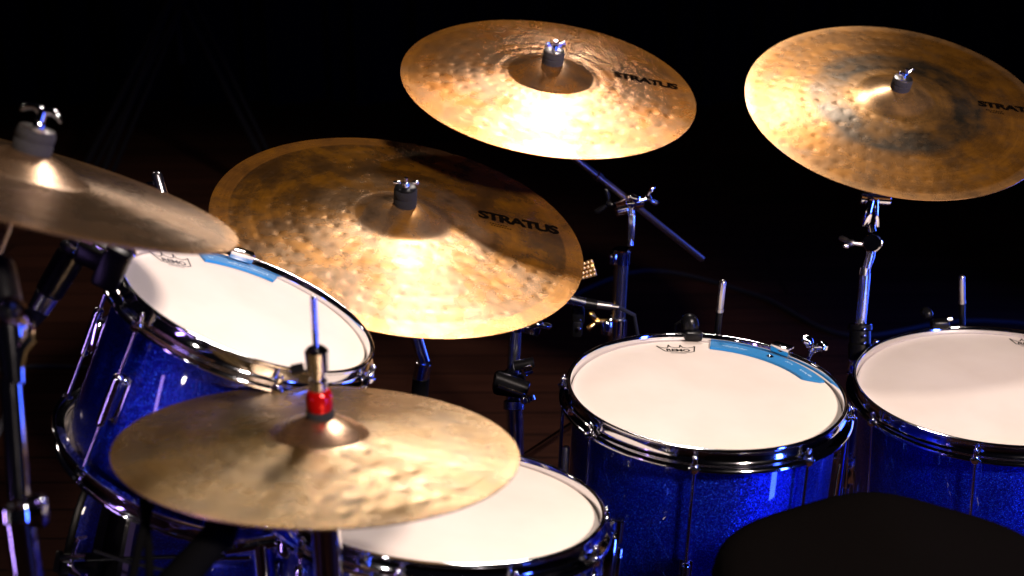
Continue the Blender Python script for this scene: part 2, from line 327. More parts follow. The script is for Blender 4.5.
# ------------------------------------------------------------ cymbals
CREASE = {.245: .6, .28: .3, .254: .45, .203: .65, .191: .75}
def cym_prof(r, R, rb, hb, hbow, cr=.35):
    cr = CREASE.get(round(R, 3), .35)
    t = np.clip((r-rb)/(R-rb), 0, 1)
    z = hbow*(1-(.55*t+.45*np.sin(np.pi/2*t)))
    s = np.clip(r/rb, 0, 1)
    return z+np.where(r < rb, hb*(cr*(1-s**2.3)+(1-cr)*(.5+.5*np.cos(np.pi*s**1.25))), 0)
def make_cymbal(name, label, C, nrm, R, rb, hb, hbow, seed, m, dent, yaw=0, nr=110, na=420, text=None, ring_sp=.017, dent_r=(.0045), radial_rows=False):
    M = fr(C, nrm, yaw)
    root = thing(name, label, 'cymbal', M, 'bronze cymbals of the drum kit')
    r = np.concatenate([np.linspace(.006, rb, 26)[:-1], np.linspace(rb, R, nr)])
    a = np.linspace(0, 2*np.pi, na, endpoint=False)
    RR, AA = np.meshgrid(r, a, indexing='ij')
    Z = cym_prof(RR, R, rb, hb, hbow); X = RR*np.cos(AA); Y = RR*np.sin(AA)
    rs = np.random.RandomState(seed)
    dz = np.zeros_like(Z)
    q = rb+.012; k = 0
    while q < R*.93:
        cnt = int(2*np.pi*q/(ring_sp*.9)) if not radial_rows else 36
        ph = rs.rand()*.5 if not radial_rows else (q*9)
        for i in range(cnt):
            aa = 2*np.pi*(i+ph)/cnt+rs.randn()*.006; qq = q+rs.randn()*.0011; s = dent_r*(.8+.35*rs.rand()); dp = dent*(.55+.75*rs.rand())
            cxx, cyy = qq*np.cos(aa), qq*np.sin(aa)
            i0 = np.searchsorted(r, qq-3*s); i1 = np.searchsorted(r, qq+3*s)
            d2 = (X[i0:i1]-cxx)**2+(Y[i0:i1]-cyy)**2
            dz[i0:i1] -= dp*np.exp(-d2/(2*s*s))
        q += ring_sp; k += 1
    # slight large-scale waviness of hand hammering
    for _ in range(6):
        kx, ky = rs.randn(2)*55; dz += .00004*np.sin(kx*X+ky*Y+rs.rand()*6)*(RR > rb)
    fade = np.clip((R-RR)/.012, 0, 1)*np.clip((RR-rb)/.006, 0, 1)
    Z = Z+dz*fade
    nr_ = len(r)
    v = np.stack([X, Y, Z], -1).reshape(-1, 3); v2 = v.copy(); v2[:, 2] -= .0013
    f = []
    N0 = nr_*na
    for i in range(nr_-1):
        for j in range(na):
            j2 = (j+1) % na; A, B, C_, D = i*na+j, (i+1)*na+j, (i+1)*na+j2, i*na+j2
            f.append((A, B, C_, D)); f.append((N0+A, N0+D, N0+C_, N0+B))
    for j in range(na):
        j2 = (j+1) % na; e = (nr_-1)*na
        f.append((e+j, N0+e+j, N0+e+j2, e+j2)); f.append((j, j2, N0+j2, N0+j))
    me = bpy.data.meshes.new('plate'); me.from_pydata(np.vstack([v, v2]).tolist(), [], f); me.update()
    me.polygons.foreach_set('use_smooth', [True]*len(me.polygons)); me.set_sharp_from_angle(angle=math.radians(50)); me.materials.append(m)
    pl = bpy.data.objects.new('plate', me); COL.objects.link(pl); pl.parent = root
    def surf(x, y):
        q = math.hypot(x, y); i = min(max(int(np.searchsorted(r, q))-1, 0), len(r)-2); u = (q-r[i])/(r[i+1]-r[i])
        fa = (math.atan2(y, x) % (2*math.pi))/(2*math.pi)*na; j = int(fa); w_ = fa-j; j0, j1 = j % na, (j+1) % na
        return (Z[i, j0]*(1-u)+Z[i+1, j0]*u)*(1-w_)+(Z[i, j1]*(1-u)+Z[i+1, j1]*u)*w_
    if text:
        (tx, ty, tang, tw, th, small) = text
        gt = G()
        V, F = text_mesh('STRATUS', tw, th, .045, 0, .88)
        c, s = math.cos(tang), math.sin(tang)
        P = [(tx+p[0]*c-p[1]*s, ty+p[0]*s+p[1]*c) for p in V]
        bm = bmesh.new(); bv = [bm.verts.new((x, y, 0)) for x, y in P]
        for q in F:
            try: bm.faces.new([bv[i] for i in q])
            except ValueError: pass
        bmesh.ops.triangulate(bm, faces=bm.faces[:])
        for _ in range(3):
            lg = [e_ for e_ in bm.edges if e_.calc_length() > .0035]
            if lg: bmesh.ops.subdivide_edges(bm, edges=lg, cuts=1); bmesh.ops.triangulate(bm, faces=bm.faces[:])
        bm.verts.index_update()
        gt.add([(q.co.x, q.co.y, surf(q.co.x, q.co.y)+.0008) for q in bm.verts], [tuple(z_.index for z_ in q.verts) for q in bm.faces]); bm.free()
        obj('lettering', gt, INK, root)
        if small:
            gs = G()
            for (u, vv, l) in small:
                for k in range(int(l/.0042)):
                    x0 = tx+(u+k*.0042)*c-vv*s; y0 = ty+(u+k*.0042)*s+vv*c
                    z0 = surf(x0, y0)+.0006
                    gs.box((.0026, .0022, .0002), T_(x0, y0, z0) @ R_(z=tang), .1, 1)
            obj('small_print', gs, INK, root)
    root['prof'] = (R, rb, hb, hbow)
    return root, M

tanc = (.62, .36, .17)
matA = cymbal_mat('bronze_warm', .245, 1, [(0, (.34, .17, .07)), (.27, (.40, .20, .08)), (.30, (.72, .40, .19)), (.6, (.74, .40, .18)), (.86, (.66, .28, .06)), (.925, (.62, .25, .04)), (.93, (.76, .31, .045)), (1, (.78, .32, .045))], .25, patina=(.62, .215, .012), pat_amt=.95, dark=(.24, .14, .09), aniso=.85)
matB = cymbal_mat('bronze_brown', .28, 2, [(0, (.50, .30, .16)), (.24, (.50, .30, .16)), (.27, (.52, .31, .15)), (.42, (.56, .32, .14)), (.50, (.24, .11, .025)), (.90, (.21, .09, .018)), (.905, (.58, .23, .035)), (1, (.60, .24, .04))], .27, patina=(.48, .19, .008), pat_amt=.9, dark=(.10, .055, .02), aniso=.85)
matC = cymbal_mat('bronze_dark_ring', .254, 3, [(0, (.50, .28, .10)), (.22, (.48, .26, .10)), (.25, (.38, .19, .05)), (.34, (.28, .14, .04)), (.38, (.055, .044, .028)), (.54, (.05, .043, .03)), (.61, (.34, .14, .018)), (.93, (.36, .145, .018)), (.95, (.50, .24, .07)), (1, (.62, .32, .11))], .28, patina=(.50, .20, .006), pat_amt=.34, dark=(.11, .075, .045), aniso=.7, sheen=.34, pale=(.28, .10))
matD = cymbal_mat('bronze_pale_left', .203, 4, [(0, (.40, .23, .11)), (.26, (.42, .24, .12)), (.30, (.26, .16, .085)), (.93, (.24, .145, .075)), (.95, (.46, .25, .10)), (1, (.6, .33, .13))], .28, patina=(.20, .11, .05), pat_amt=.7, dark=(.12, .085, .06), aniso=.85, pale=(.4, .2), bell=.28)
matE = cymbal_mat('bronze_olive', .191, 5, [(0, (.32, .16, .09)), (.23, (.32, .16, .09)), (.26, (.24, .15, .06)), (.32, (.34, .23, .09)), (.6, (.38, .25, .10)), (.93, (.34, .22, .08)), (1, (.52, .30, .11))], .27, patina=(.22, .12, .025), pat_amt=.9, dark=(.10, .075, .045), aniso=.85, pale=(.42, .16), sheen=.42, bell=.235)

cA, MA = make_cymbal('crash_cymbal', 'bright gold hammered cymbal at top centre above the large brown cymbal', (.0614, 2.1222, .9169), (.1245, -.2458, .9613), .245, .0706, .022, .017, 11, matA, .00034, text=(.1078, .0289, -.02, .1113, .0209, None), radial_rows=True, ring_sp=.025, dent_r=.0042)
cB, MB_ = make_cymbal('ride_cymbal', 'largest brown cymbal with orange rim band and black felt on its bell', (-.1661, 1.8436, .7594), (.2037, -.1956, .9593), .28, .0715, .022, .019, 12, matB, .00038, text=(.115, .0488, .085, .130, .0252, [(.018, -.010, .030), (.020, -.0155, .034)]), ring_sp=.027, dent_r=.0042)
cC, MC = make_cymbal('crash_cymbal', 'cymbal at top right with a sooty dark ring around its bell', (.6506, 2.1717, .8676), (.0301, -.3719, .9278), .254, .066, .019, .018, 13, matC, .00036, text=(.1384, -.008, -.075, .118, .0165, [(.012, -.008, .030), (.018, -.013, .026)]), ring_sp=.026, dent_r=.0042)
cD, MD = make_cymbal('crash_cymbal', 'blurred pale cymbal at far left, seen nearly edge on above the tilted tom', (-.4535, 1.1633, 1.0316), (.3168, .1985, .9275), .203, .0585, .0195, .0085, 14, matD, .00030, ring_sp=.026, dent_r=.0042)
cE, ME = make_cymbal('hi_hat_cymbal', 'olive gold cymbal in the foreground with a red nut on its bell', (-.1833, 1.1019, .7854), (.0593, .1372, .9888), .191, .047, .017, .014, 15, matE, .00026, ring_sp=.026, dent_r=.0042)

# ------------------------------------------------------------ drums
def crown_logo(root, cx, cy, hw, ang, z, ink, squash=.62):
    """outlined crown with the letters inside, printed on the head"""
    g = G(); c, s = math.cos(ang), math.sin(ang)
    def P(u, v): v *= squash; return (cx+hw*(u*c-v*s), cy+hw*(u*s+v*c), z)
    def stroke(pts, wd):
        for (a, b_) in zip(pts[:-1], pts[1:]):
            a = np.array(a, float); b_ = np.array(b_, float); d = b_-a; d /= np.linalg.norm(d); nn = np.array([-d[1], d[0]])*wd; a = a-d*wd*.5; b_ = b_+d*wd*.5
            q = [P(*(a+nn)), P(*(b_+nn)), P(*(b_-nn)), P(*(a-nn))]; g.add(q, [(0, 1, 2, 3)])
    stroke([(-1, .62), (-.62, -.38), (-.3, -.5), (.3, -.52), (.7, -.45), (.9, -.3), (1, .72)], .035)
    stroke([(-1, .62), (-.62, .28), (-.45, .42), (-.38, .85), (-.28, .55), (0, .42), (.18, .5), (.25, .9), (.35, .55), (.6, .42), (1, .72)], .035)
    for u, v in ((-1, .66), (-.38, .92), (.25, .96), (1, .78)): g.add([P(u+.06*math.cos(a), v+.09*math.sin(a)) for a in np.linspace(0, 2*math.pi, 9)[:-1]], [tuple(range(8))])
    V, F = text_mesh('REMO', 1.25, .52, .03, 0, .95)
    g.add([P(-.55+p[0], -.34+p[1]) for p in V], F)
    stroke([(-.35, -.72), (.45, -.74)], .025)
    g.v = [Vector((p.x, p.y, p.z)) for p in g.v]
    o = obj('crown_emblem', g, ink, root)
    return o
def make_drum(name, label, C, nrm, R, depth, nl, phase, style='mid', yaw=0, group=None, legs=()):
    M = fr(C, nrm, yaw); root = thing(name, label, 'drum', M, group)
    sh = G(); rs = R-.009
    sh.lathe([(rs-.006, -.016), (rs-.002, -.014), (rs, -.018), (rs, -depth+.018), (rs-.002, -depth+.014), (rs-.006, -depth+.016)], 160, closed=True)
    obj('shell', sh, SPARK, root, angle=50)
    hd = G(); ri = R-.0052
    hd.lathe([(0, -.0105), (ri*.5, -.0105), (ri-.006, -.0106), (ri-.003, -.0112), (ri-.001, -.013), (ri, -.0165)], 128)
    obj('drum_head', hd, HEAD, root, angle=60)
    hp = [(R-.0045, -.0015), (R-.0035, 0), (R-.001, .0004), (R+.0010, -.0005), (R+.0014, -.002), (R+.0008, -.0038), (R-.0018, -.0055), (R-.002, -.0155), (R-.0004, -.0185), (R+.0035, -.0205), (R+.0085, -.0215), (R+.0108, -.0235), (R+.0108, -.0265), (R+.009, -.0280), (R+.006, -.0275), (R+.001, -.0262), (R-.0035, -.0262), (R-.0045, -.024)]
    hg = G(); hg.lathe(hp, 200, closed=True)
    obj('hoop', hg, CHROME, root, angle=50)
    hb = G(); hb.lathe([(r, -depth-z) for r, z in hp][::-1], 160, closed=True)
    obj('hoop', hb, CHROME, root, angle=50)
    bh = G(); bh.lathe([(0, -depth+.0105), (ri-.003, -depth+.0105), (ri, -depth+.0165)], 96); obj('bottom_head', bh, HEAD, root, angle=60)
    for i in range(nl):
        a = math.radians(phase+360/nl*i); Q = R_(z=a)
        def rod(z0, z1, flip):
            g = G(); x = R+.0068
            g.cyl(Q @ Vector((x, 0, z0)), Q @ Vector((x, 0, z1)), .0024, n=12)
            sg = 1 if not flip else -1
            g.cyl(Q @ Vector((x, 0, z0+sg*.0005)), Q @ Vector((x, 0, z0+sg*.0035)), .0052, .0046, n=16)
            g.box((.0062, .0062, .009), Q @ T_(x, 0, z0+sg*.007), .15)
            g.ball((x, 0, z0+sg*.0115), .0034, Q, 10)
            # ear of the hoop
            g.cyl(Q @ Vector((x, 0, z0-sg*.0002)), Q @ Vector((x, 0, z0-sg*.0075)), .0080, .0066, n=18)
            obj('tension_rod', g, CHROME, root)
        if style == 'mid':
            zc = -depth/2; hl = min(.034, depth*.16)
            rod(-.0215, zc+hl*.7, False); rod(-depth+.0215, zc-hl*.7, True)
            g = G()
            g.pill(Q @ Vector((R+.0068, 0, zc+hl)), Q @ Vector((R+.0068, 0, zc-hl)), .0062, 16)
            g.box((.016, .011, hl*1.3), Q @ T_(R-.001, 0, zc), .3)
            g.box((.004, .017, hl*1.7), Q @ T_(rs+.002, 0, zc), .3)
            for sgn in (-1, 1): g.ball((rs+.004, .0, zc+sgn*hl*.68), .0042, Q, 10)
            obj('lug', g, CHROME, root)
        else:
            rod(-.0215, -.046, False); rod(-depth+.0215, -depth+.046, True)
            g = G()
            for z0, z1 in ((-.036, -.066), (-depth+.036, -depth+.066)):
                g.pill(Q @ Vector((R+.0068, 0, z0)), Q @ Vector((R+.0068, 0, z1)), .0072, 16)
                g.box((.016, .012, .018), Q @ T_(R-.001, 0, (z0+z1)/2), .3)
            g.cyl(Q @ Vector((R+.0068, 0, -.062)), Q @ Vector((R+.0068, 0, -depth+.062)), .0035, n=12)
            obj('lug', g, CHROME, root)
    return root, M

gft = 'blue sparkle floor toms with white heads'
dF, MF = make_drum('floor_tom', 'blue sparkle floor tom with the bright blue strip on its white head', (.2608, 1.5862, .6204), (.030, .005, .9992), .186, .38, 8, -11.5-90, group=gft)
dG, MG = make_drum('floor_tom', 'blue sparkle floor tom at the right edge, no blue strip on its head', (.7372, 1.7947, .5311), (-.050, -.005, .9975), .211, .40, 8, -26-90, group=gft)
dH, MH = make_drum('snare_drum', 'drum at bottom centre with plain white head half covered by the hi hat', (-.0788, 1.3001, .6174), (.0911, .1565, .9835), .186, .145, 10, -100, 'snare')
dI, MI = make_drum('rack_tom', 'steeply tilted blue sparkle tom at left, crown emblem on its white head', (-.3044, 1.407, .8114), (.41, .06, .915), .154, .232, 6, -125)
crown_logo(dF, -.0215, .1435, .0275, .0, -.0102, INK)
crown_logo(dG, .103, .149, .0285, -.40, -.0102, INK)
crown_logo(dI, -.108, .057, .0247, .55, -.0102, GREYINK, .8)

# floor tom legs with chrome tops, brackets, wing bolt
def leg(root, M, ang, rr, top, depthz, lean=0, nm='leg'):
    a = math.radians(ang); Q = R_(z=a)
    p = Q @ Vector((rr, 0, top)); q = Q @ Vector((rr+.004, 0, -.30)); q2 = Q @ Vector((rr+.06, 0, depthz+.02))
    p = p+Vector((lean, 0, 0))
    g = G(); d = (q-p).normalized(); m_ = p+d*.052
    g.pill(p, m_+d*.004, .0052, 16)
    g.cyl(m_-d*.006, m_, .0060, n=16)
    o = obj('leg', g, STEEL, root)
    g = G(); g.tube([m_, q, q+(q2-q)*.2, q2], .005, 12); obj('leg_shaft', g, BLACKM, o)
    g = G(); g.cyl(q2+Vector((0, 0, .01)), q2-Vector((0, 0, .018)), .014, .018); obj('rubber_foot', g, RUBBER, o)
    g = G(); g.box((.03, .045, .06), Q @ T_(rr-.012, 0, -.16), .2); obj('leg_bracket', g, CHROME, root)
leg(dF, MF, 78.5, .2165, .075, -.60, .006)
leg(dG, MG, 78.5, .238, .082, -.51, -.032)
leg(dF, MF, 200, .200, -.06, -.60); leg(dG, MG, -40, .226, -.06, -.51)
def wing_bolt(root, M, name='wing_bolt', stem=.02, m=CHROME, parent=None, span=.017, fat=1.0):
    g = G(); g.cyl(M @ Vector((0, 0, -stem)), M @ Vector((0, 0, 0)), .004, n=12)
    g.cyl(M @ Vector((0, 0, -.002)), M @ Vector((0, 0, .007)), .0062, .0052, n=14)
    for s in (-1, 1):
        g.tube([M @ Vector((s*.003, 0, .003)), M @ Vector((s*span*.6, 0, .008)), M @ Vector((s*span, 0, .014)), M @ Vector((s*span*1.1, 0, .018))], [.0035*fat, .0048*fat, .0052*fat, .003*fat], 10)
    return obj(name, g, m, parent or root, world=root is not None)
Pw = MF @ Vector((.2150*math.cos(math.radians(37)), .2150*math.sin(math.radians(37)), .002))
wing_bolt(dF, Matrix.Translation(Pw) @ R_(.3, .25, -.25), stem=.03, span=.0125, fat=1.6)
g = G(); g.box((.022, .03, .03), MF @ R_(z=math.radians(33)) @ T_(.208, 0, -.035), .25); g.cyl(Pw-Vector((0, 0, .05)), Pw-Vector((0, 0, .02)), .006); obj('bolt_bracket', g, CHROME, dF, world=True)

# snare throw-off strainer on the right
g = G(); Q = R_(z=math.radians(8)); g.box((.016, .034, .075), Q @ T_(.197, 0, -.075), .25); g.cyl(Q @ Vector((.208, 0, -.05)), Q @ Vector((.208, 0, -.022)), .008); g.box((.006, .016, .05), Q @ T_(.212, 0, -.08), .3)
obj('strainer', g, CHROME, dH)
# snare stand
ss = thing('snare_stand', 'chrome basket stand holding the snare drum at bottom centre', 'stand', (-.06, 1.29, 0))
g = G(); g.cyl((-.06, 1.29, .10), (-.06, 1.29, .40), .0125); obj('tube', g, CHROME, ss, world=True)
for k in range(3):
    a = math.radians(30+120*k); g = G(); g.tube([Vector((-.06, 1.29, .41)), Vector((-.06+.15*math.cos(a), 1.29+.15*math.sin(a), .41)), Vector((-.07+.199*math.cos(a), 1.295+.199*math.sin(a), .43)), Vector((-.07+.199*math.cos(a), 1.295+.199*math.sin(a), .49))], .006); obj('basket_arm', g, CHROME, ss, world=True)
    g = G(); g.tube([Vector((-.06, 1.29, .32)), Vector((-.06+.28*math.cos(a), 1.29+.28*math.sin(a), .012))], .007); obj('leg', g, CHROME, ss, world=True)

# blue muffling strips
def strip(label, M, a0, a1, ri, ro, clip_a, ink_rows, taper=None, scr=True):
    root = thing('muffling_strip', label, 'drum damper', M, 'blue muffling strips clipped on drum heads')
    g = G(); g.arcbox(ri, ro, -.0102, -.0072, math.radians(a0), math.radians(a1), 48, taper=taper); obj('strip', g, STRIPB, root, angle=30)
    Q = R_(z=math.radians(clip_a)); g = G(); g.box((.013, .030, .004), Q @ T_(ro+.010, 0, .0045), .3); g.box((.003, .030, .014), Q @ T_(ro+.003, 0, -.001), .3); obj('clip', g, CHROME, root)
    if scr:
        g = G(); Q = R_(z=math.radians(clip_a+2)); g.lathe([(0, .002), (.003, .0016), (.0045, .0), (.0055, 0)], 16, Q @ T_((ri+ro)/2+.002, 0, -.0072)); obj('screw', g, CHROME, root)
    g = G(); rq = random.Random(5)
    for (b0, b1, rad) in ink_rows:
        a = b0
        while (a < b1) == (b0 < b1) and abs(a-b1) > .4:
            w_ = rq.uniform(.5, 1.3)
            rr = rad+rq.uniform(-.0012, .0012); Q = R_(z=math.radians(a)); g.box((rq.uniform(.0018, .0045), .0011, .0002), Q @ T_(rr, 0, -.0069) @ R_(z=rq.uniform(-.6, .6)), .1, 1)
            a -= w_*.9
    if ink_rows: obj('pale_print', g, PALEINK, root)
    return root
strip('long blue strip along the back rim of the middle floor tom head', MF, 79.5, 14, .149, .1765, 46, [(73, 60, .163), (39, 34, .166), (28, 19, .163)], taper=lambda t: .10*(1-t)+(.75*max(0, (t-.90)/.10)**1.5))
strip('blue strip on the back rim of the tilted tom head', MI, 128, 86, .1235, .143, 106, [(124, 121, .133), (113, 90, .132)], scr=False)

# ------------------------------------------------------------ kick drum
def make_kick():
    C = Vector((-.335, 1.425, .30)); yaw = math.radians(4)
    M = Matrix.Translation(C) @ R_(z=yaw) @ R_(y=-math.pi/2)      # local +z points to world -x (left)
    root = thing('bass_drum', 'large blue sparkle drum lying on its side under the tilted tom', 'drum', M)
    R = .258
    g = G(); g.lathe([(R-.008, .17), (R, .172), (R, -.26), (R-.008, -.262)], 200, closed=True); obj('shell', g, SPARK, root)
    for z0 in (.150, -.285):
        g = G(); g.lathe([(R+.002, z0), (R+.012, z0), (R+.0145, z0+.003), (R+.0145, z0+.010)], 200); 
        g.lathe([(R+.0145, z0+.0325), (R+.0145, z0+.040), (R+.012, z0+.043), (R+.002, z0+.043), (R+.002, z0)], 200)
        h = obj('hoop', g, BLACKM, root)
        b0_, b1_ = (z0-.019, z0) if z0 > 0 else (z0+.043, z0+.062)
        g = G(); g.lathe([(R+.001, b0_), (R+.0035, b0_), (R+.0035, b1_), (R+.001, b1_)], 160); obj('black_gap_ring', g, BLACKM, root)  # black ring standing in for the dark gap between hoop and chrome ring
        g = G(); g.lathe([(R+.0145, z0+.010), (R+.0148, z0+.0105), (R+.0148, z0+.032), (R+.0145, z0+.0325)], 200); obj('inlay', g, SPARK, h)
        g = G(); s_ = z0-.026 if z0 > 0 else z0+.069
        g.lathe([(R+.001, s_-.007), (R+.006, s_-.006), (R+.009, s_), (R+.006, s_+.006), (R+.001, s_+.007)], 200); obj('flesh_hoop', g, CHROMEB, root)
    g = G(); g.lathe([(0, .178), (R-.003, .178), (R, .172)], 120); obj('drum_head', g, HEAD, root)
    g = G(); g.lathe([(0, -.268), (R-.003, -.268), (R, -.262)], 120); obj('drum_head', g, BLACKM, root)
    for k in range(8):
        a = math.radians(16+45*k); Q = R_(z=a)
        g = G(); x = R+.021
        g.box((.020, .024, .050), Q @ T_(R+.013, 0, .172), .25)
        g.box((.008, .026, .008), Q @ T_(x+.001, 0, .194), .3)
        g.cyl(Q @ Vector((x+.002, 0, .197)), Q @ Vector((x+.002, 0, .05)), .0025, n=12)
        obj('claw_hook', g, BLACKM, root)
        W = Q @ T_(x+.004, 0, .176) @ R_(y=math.pi/2)
        g = G()
        for s in (-1, 1):
            g.tube([W @ Vector((0, s*.004, .002)), W @ Vector((0, s*.012, .006)), W @ Vector((.004, s*.020, .010)), W @ Vector((.012, s*.025, .006))], [.003, .0042, .004, .0022], 10)
        g.tube([W @ Vector((-.014, 0, .004)), W @ Vector((.014, 0, .004))], .0045, 10)
        obj('wing_key', g, CHROME, root)
        g = G(); g.pill(Q @ Vector((x, 0, .04)), Q @ Vector((x, 0, -.03)), .008, 16); g.box((.02, .014, .04), Q @ T_(R+.008, 0, .005), .3); obj('lug', g, CHROME, root)
    return root
make_kick()
# tom mount on the kick (chrome bracket below the tom)
tm = thing('tom_mount', 'chrome and black tom bracket peeking out below the rim of the hi hat at left', 'bracket', at(262, 540, 1.425))
g = G(); g.box((.05, .035, .022), Matrix.Translation(at(255, 540, 1.454)) @ R_(.2, .1, .2), .3); g.cyl(at(225, 548, 1.444), at(300, 536, 1.444), .010); obj('bracket', g, CHROME, tm, world=True)
wing_bolt(tm, Matrix.Translation(at(233, 528, 1.425)) @ R_(.3, .5, .4), stem=.03)
g = G(); g.pill(at(287, 530, 1.425), at(287, 560, 1.425), .013); obj('wing_nut_sleeve', g, CHROME, tm, world=True)
g = G(); g.cyl(at(262, 540, 1.444), at(262, 540, 1.444)+Vector((0, .0, -.05)), .012); obj('post', g, CHROME, tm, world=True)

# ------------------------------------------------------------ felts, wing nuts and stands
def topnut(root, M, prof, kind, feltm, fr_=.0165, fh=.022, nut='wing', ang=0, tilt=(0, 0), size=1.0):
    R, rb, hb, hbow = prof; z0 = hbow+hb-.001
    T = M @ T_(0, 0, z0) @ R_(tilt[0], tilt[1], 0)
    g = G()
    g.lathe([(.004, -.002), (fr_*.96, -.002), (fr_, .002), (fr_, fh*.44), (fr_*.94, fh*.5), (fr_, fh*.56), (fr_, fh-.003), (fr_*.93, fh), (.004, fh)], 36, T)
    obj('felt', g, feltm, root, world=True)
    g = G(); g.lathe([(.004, fh), (fr_*.9, fh), (fr_*.92, fh+.0012), (fr_*.85, fh+.002), (.004, fh+.002)], 30, T); obj('washer', g, STEEL if kind != 'black' else BLACKM, root, world=True)
    U = T @ T_(0, 0, fh+.002) @ R_(z=ang) @ Matrix.Scale(size, 4)
    g = G(); g.cyl(U @ Vector((0, 0, 0)), U @ Vector((0, 0, .009)), .0055, .0045, n=16); g.cyl(U @ Vector((0, 0, .004)), U @ Vector((0, 0, .016)), .003, n=12)
    for s in (-1, 1):
        if nut == 'wing': g.tube([U @ Vector((s*.003, 0, .004)), U @ Vector((s*.009, 0, .008)), U @ Vector((s*.015, 0, .012)), U @ Vector((s*.018, 0, .012))], [.0028, .0036, .0036, .002], 10)
        elif nut == 'tee': g.tube([U @ Vector((s*.002, 0, .020)), U @ Vector((s*.010, 0, .0225)), U @ Vector((s*.018, 0, .020)), U @ Vector((s*.024, 0, .014))], [.0034, .0036, .0034, .002], 10); g.cyl(U @ Vector((0, 0, .005)), U @ Vector((0, 0, .022)), .0042, n=14)
        elif nut == 'flat': g.box((.011, .006, .0045), U @ T_(s*.0135, 0, .0075), .4)
        else:
            g.box((.016, .0035, .010), U @ T_(s*.010, 0, .008) @ R_(y=-s*.25), .45, 3)
    obj('wing_nut', g, CHROME, root, world=True)
def under(M, dz): return M @ Vector((0, 0, dz))

gs = 'cymbal stands of the drum kit'
# A: boom stand of the top centre crash
sA = thing('cymbal_stand', 'chrome stand with long slanted boom holding the top centre cymbal', 'stand', Vector((at(622, 300, 2.268).x, at(622, 300, 2.268).y, 0)), gs)
topnut(sA, MA, (.245, .0706, .022, .017), 'grey', FELT, .0177, .0205, 'plate', .35, size=1.0)
bA = at(556, 143, 2.161); cl = at(632, 203, 2.247); eA = at(702, 259, 2.375)
g = G(); g.cyl(under(MA, .05), under(MA, -.03), .004, n=12); g.cyl(under(MA, .012), under(MA, -.012), .011); obj('tilter_post', g, CHROME, sA, world=True)
g = G(); g.cyl(under(MA, -.02), bA, .009); g.box((.02, .02, .03), Matrix.Translation(bA), .3); obj('tilter', g, CHROME, sA, world=True)
g = G(); g.cyl(bA, cl, .0062); g.cyl(cl, eA, .0064); g.cyl(bA.lerp(cl, .52), bA.lerp(cl, .58), .0085); obj('boom_arm', g, simple('blue_cancelling_chrome', (.20, .15, .13), .34, 1), sA, world=True)  # chrome colour darkened and warmed to cancel the blue light it reflects
g = G(); g.ball(cl, .015, sc=(1, .8, 1)); g.cyl(cl+Vector((-.022, 0, 0)), cl+Vector((.02, 0, .004)), .012); g.box((.022, .026, .016), Matrix.Translation(cl+Vector((.003, -.006, .013))) @ R_(0, .5, 0), .3)
g.cyl(cl+Vector((-.01, -.012, -.002)), cl+Vector((-.03, -.014, -.006)), .014)
obj('boom_clamp', g, CHROME, sA, world=True)
wing_bolt(sA, Matrix.Translation(cl+Vector((.024, -.01, .012))) @ R_(0, 1.3, .3), stem=.02, span=.014)
wing_bolt(sA, Matrix.Translation(cl+Vector((-.040, -.01, .002))) @ R_(0, -1.2, 0), stem=.02, span=.02, m=BLACKM)
g = G(); jn = at(630, 246, 2.257); g.box((.013, .02, .05), Matrix.Translation(cl.lerp(jn, .55)), .3); g.cyl(cl, jn, .0055); obj('boom_neck', g, CHROMEB, sA, world=True)
tb = at(622, 252, 2.257); b0 = Vector((tb.x-.01, tb.y+.03, .12))
g = G(); g.cyl(tb+Vector((0, 0, .002)), tb+Vector((0, 0, -.022)), .0155); g.cyl(tb+Vector((0, 0, .006)), tb+Vector((0, 0, 0)), .017); g.box((.014, .02, .022), Matrix.Translation(tb+Vector((-.016, -.004, -.01))), .3); obj('upper_collar', g, CHROME, sA, world=True)
d_ = (b0-tb).normalized()
g = G(); g.cyl(tb, tb+d_*.16, .0128); obj('upper_tube', g, TUBE, sA, world=True)
g = G(); p = tb+d_*.125; g.cyl(p, p+d_*.035, .0175); g.box((.02, .022, .028), Matrix.Translation(p+d_*.018+Vector((-.02, -.006, 0))), .3); obj('height_clamp', g, CHROME, sA, world=True)
wing_bolt(sA, Matrix.Translation(p+Vector((-.038, -.01, -.004))) @ R_(0, -1.4, .4), stem=.02, span=.013, m=BRASS)
g = G(); g.cyl(tb+d_*.14, b0, .0158); obj('lower_tube', g, TUBE, sA, world=True)
for k in range(3):
    a = math.radians(20+120*k); g = G(); g.tube([b0+Vector((0, 0, .2)), b0+Vector((.33*math.cos(a), .33*math.sin(a), -.105))], .008); obj('leg', g, CHROME, sA, world=True)

# B: straight stand of the large brown cymbal
sB = thing('cymbal_stand', 'straight stand under the large brown cymbal with dark lower tube', 'stand', Vector((at(423, 360, 2.045).x, 1.94, 0)), gs)
topnut(sB, MB_, (.28, .0715, .022, .019), 'black', DFELT, .0172, .028, 'flat', .15, (.06, -.12))
g = G(); g.cyl(under(MB_, .06), under(MB_, -.05), .004, n=12); g.box((.02, .03, .03), MB_ @ T_(0, 0, -.06), .3); obj('tilter', g, CHROME, sB, world=True)
t0 = under(MB_, -.06); t1 = at(424, 362, 2.024); t2 = at(417, 398, 2.055); t3 = Vector((t2.x-.03, t2.y+.03, .12))
g = G(); g.cyl(t0, t1, .0098); obj('upper_tube', g, CHROMEB, sB, world=True)
g = G(); g.cyl(t1, t1.lerp(t2, .45), .0125); obj('memory_lock', g, CHROMEB, sB, world=True)
g = G(); g.cyl(t1.lerp(t2, .4), t3, .0135); obj('lower_tube', g, BLACKM, sB, world=True)
